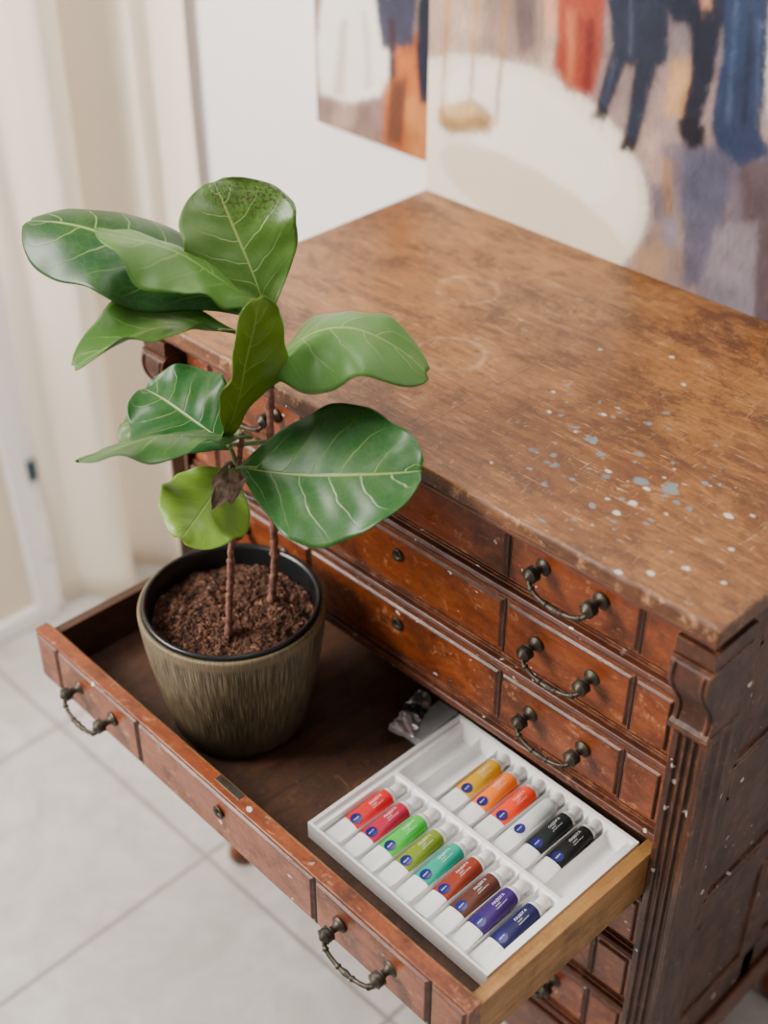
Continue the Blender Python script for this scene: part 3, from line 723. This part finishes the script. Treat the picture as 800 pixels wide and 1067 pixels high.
def snoise(x,z,f,n=7,an=1.):
    s=np.zeros_like(x)
    for _ in range(n):
        a=rng.uniform(0,2*np.pi); s+=np.sin(x*f*np.cos(a)*rng.uniform(.5,1.5)*an+z*f*np.sin(a)*rng.uniform(.5,1.5)+rng.uniform(0,6))
    return s/n
def blur(C,k):
    for _ in range(k):
        Pd=np.pad(C,((1,1),(1,1),(0,0)),'edge'); C=(Pd[1:-1,1:-1]*2+Pd[:-2,1:-1]+Pd[2:,1:-1]+Pd[1:-1,:-2]+Pd[1:-1,2:])/6
    return C
def painting(name,x0,x1,z0,z1,y,polys,label,depth=.018):
    h=.0018; nx=int((x1-x0)/h); nz=int((z1-z0)/h)
    X,Z=np.meshgrid(np.linspace(x0,x1,nx),np.linspace(z0,z1,nz),indexing='ij')
    jx=snoise(X,Z,60)*.0025; jz=snoise(X,Z,60)*.0025
    C=np.zeros(X.shape+(3,))+np.array([.3,.25,.25])
    for poly,c in polys: C[inpoly(X+jx,Z+jz,poly)]=c
    lum=C.mean(-1)
    # soften tonal patches that are neither the dark figures nor the pale table
    Cs=blur(C,40); midm=((lum>.07)&(lum<.45))[...,None]; C=np.where(midm,Cs*.6+C*.4,C)
    v=1+.40*snoise(X,Z,35,9)+.22*snoise(X,Z,90,9)
    v=1+(v-1)*np.where(lum>.45,.10,1.)
    C=C*v[...,None]+(snoise(X,Z,30,8)*.035*np.where(lum>.45,.4,np.minimum(1,lum*6)))[...,None]*np.array([1,.6,.35])
    T=np.clip(blur(C,6),.006,.95); C=blur(C,14)
    per=(x1-x0)*(z1-z0)/(1.15*.8)
    for (n,ln,wd,jt) in ((int(6000*per),.020,.0065,.22),(int(16000*per),.011,.0030,.20)):
        ci=rng.randint(0,nx,n); cj=rng.randint(0,nz,n); L_=int(ln/h)+1
        for i,j in zip(ci,cj):
            col=T[i,j]; bright=col.mean()>.45
            ang=math.pi/2+.4*rng.randn() if not bright else .5+.5*rng.randn()
            i0,i1,j0,j1=max(0,i-L_),min(nx,i+L_),max(0,j-L_),min(nz,j+L_)
            dx=(X[i0:i1,j0:j1]-X[i,j]); dz=(Z[i0:i1,j0:j1]-Z[i,j]); ca,sa=math.cos(ang),math.sin(ang)
            u=(dx*ca+dz*sa)/ln; w=(-dx*sa+dz*ca)/wd
            al=np.clip(1-u**4,0,1)*np.clip(1.3*(1-w*w),0,1)*(.3 if bright else .6)
            jj=1+jt*(.10 if bright else 1.)*rng.randn()
            C[i0:i1,j0:j1]+= (col*jj-C[i0:i1,j0:j1])*al[...,None]
    C=np.clip(blur(C*.5+T*.5,1),.005,.95)
    idx=np.arange(nx*nz).reshape(nx,nz)
    q=np.stack([idx[:-1,:-1],idx[1:,:-1],idx[1:,1:],idx[:-1,1:]],-1).reshape(-1,4)
    co=np.stack([X,np.full_like(X,y),Z+DZ],-1).reshape(-1,3)
    me=bpy.data.meshes.new('painted_surface'); me.from_pydata(co.tolist(),[],q.tolist())
    at=me.color_attributes.new('paint','FLOAT_COLOR','POINT'); at.data.foreach_set('color',np.concatenate([C.reshape(-1,3),np.ones((nx*nz,1))],1).astype(np.float32).ravel())
    me.materials.append(M_paint)
    r=root(name,((x0+x1)/2,y+depth/2,z0+DZ),label,'painting')
    o=bpy.data.objects.new('painted_surface',me); COL.objects.link(o); setparent(o,r)
    bm=bmesh.new(); box(bm,x0,x1,y+.0004,y+depth,z0,z1); finish(bm,'stretcher',[M_prim],r,zoff=DZ)
M_paint,nt,bs=newmat('oil_paint'); ca=nd(nt,'ShaderNodeVertexColor',layer_name='paint'); nt.links.new(ca.outputs[0],bs.inputs['Base Color']); bs.inputs['Roughness'].default_value=.5; bs.inputs['Specular IOR Level'].default_value=.2; bump(nt,noi(nt,objco(nt,(1,1,2)),70,4),.2,.002,bs)
painting('painting',.004,1.0,.9505,1.55,YW,polyR,'large oil painting of guests around a white table standing on dresser')
painting('painting',-.298,.002,1.0,1.55,.672,polyL,'smaller oil painting with white gown and dark trousers on wall',.0178)

# ---------- light & camera
w=bpy.data.worlds.new('world'); bpy.context.scene.world=w; w.use_nodes=True
w.node_tree.nodes['Background'].inputs[0].default_value=(1,.94,.88,1); w.node_tree.nodes['Background'].inputs[1].default_value=.38
def area(name,loc,target,size,power,col=(1,1,1)):
    l=bpy.data.lights.new(name,'AREA'); l.shape='RECTANGLE'; l.size,l.size_y=size; l.energy=power; l.color=col
    o=bpy.data.objects.new(name,l); COL.objects.link(o); o.location=loc; o.rotation_euler=(Vector(target)-Vector(loc)).to_track_quat('-Z','Y').to_euler(); return o
area('window_light',(-1.35,-1.9,2.7),(.3,.1,1.1),(1.8,1.6),335,(1,.955,.89))
area('overhead_fill',(.6,.0,3.6),(.4,.2,1.),(1.2,1.2),45,(1,.97,.93))  # weak area fill added overhead, out of view
cam=bpy.data.cameras.new('camera'); co=bpy.data.objects.new('camera',cam); COL.objects.link(co); bpy.context.scene.camera=co
cam.sensor_fit='VERTICAL'; cam.sensor_height=36; cam.lens=47.47
co.location=(1.625,-1.066,2.34); co.rotation_euler=(math.radians(90-36.3),0,math.radians(45))
cam.dof.use_dof=True; cam.dof.focus_distance=1.83; cam.dof.aperture_fstop=1.8
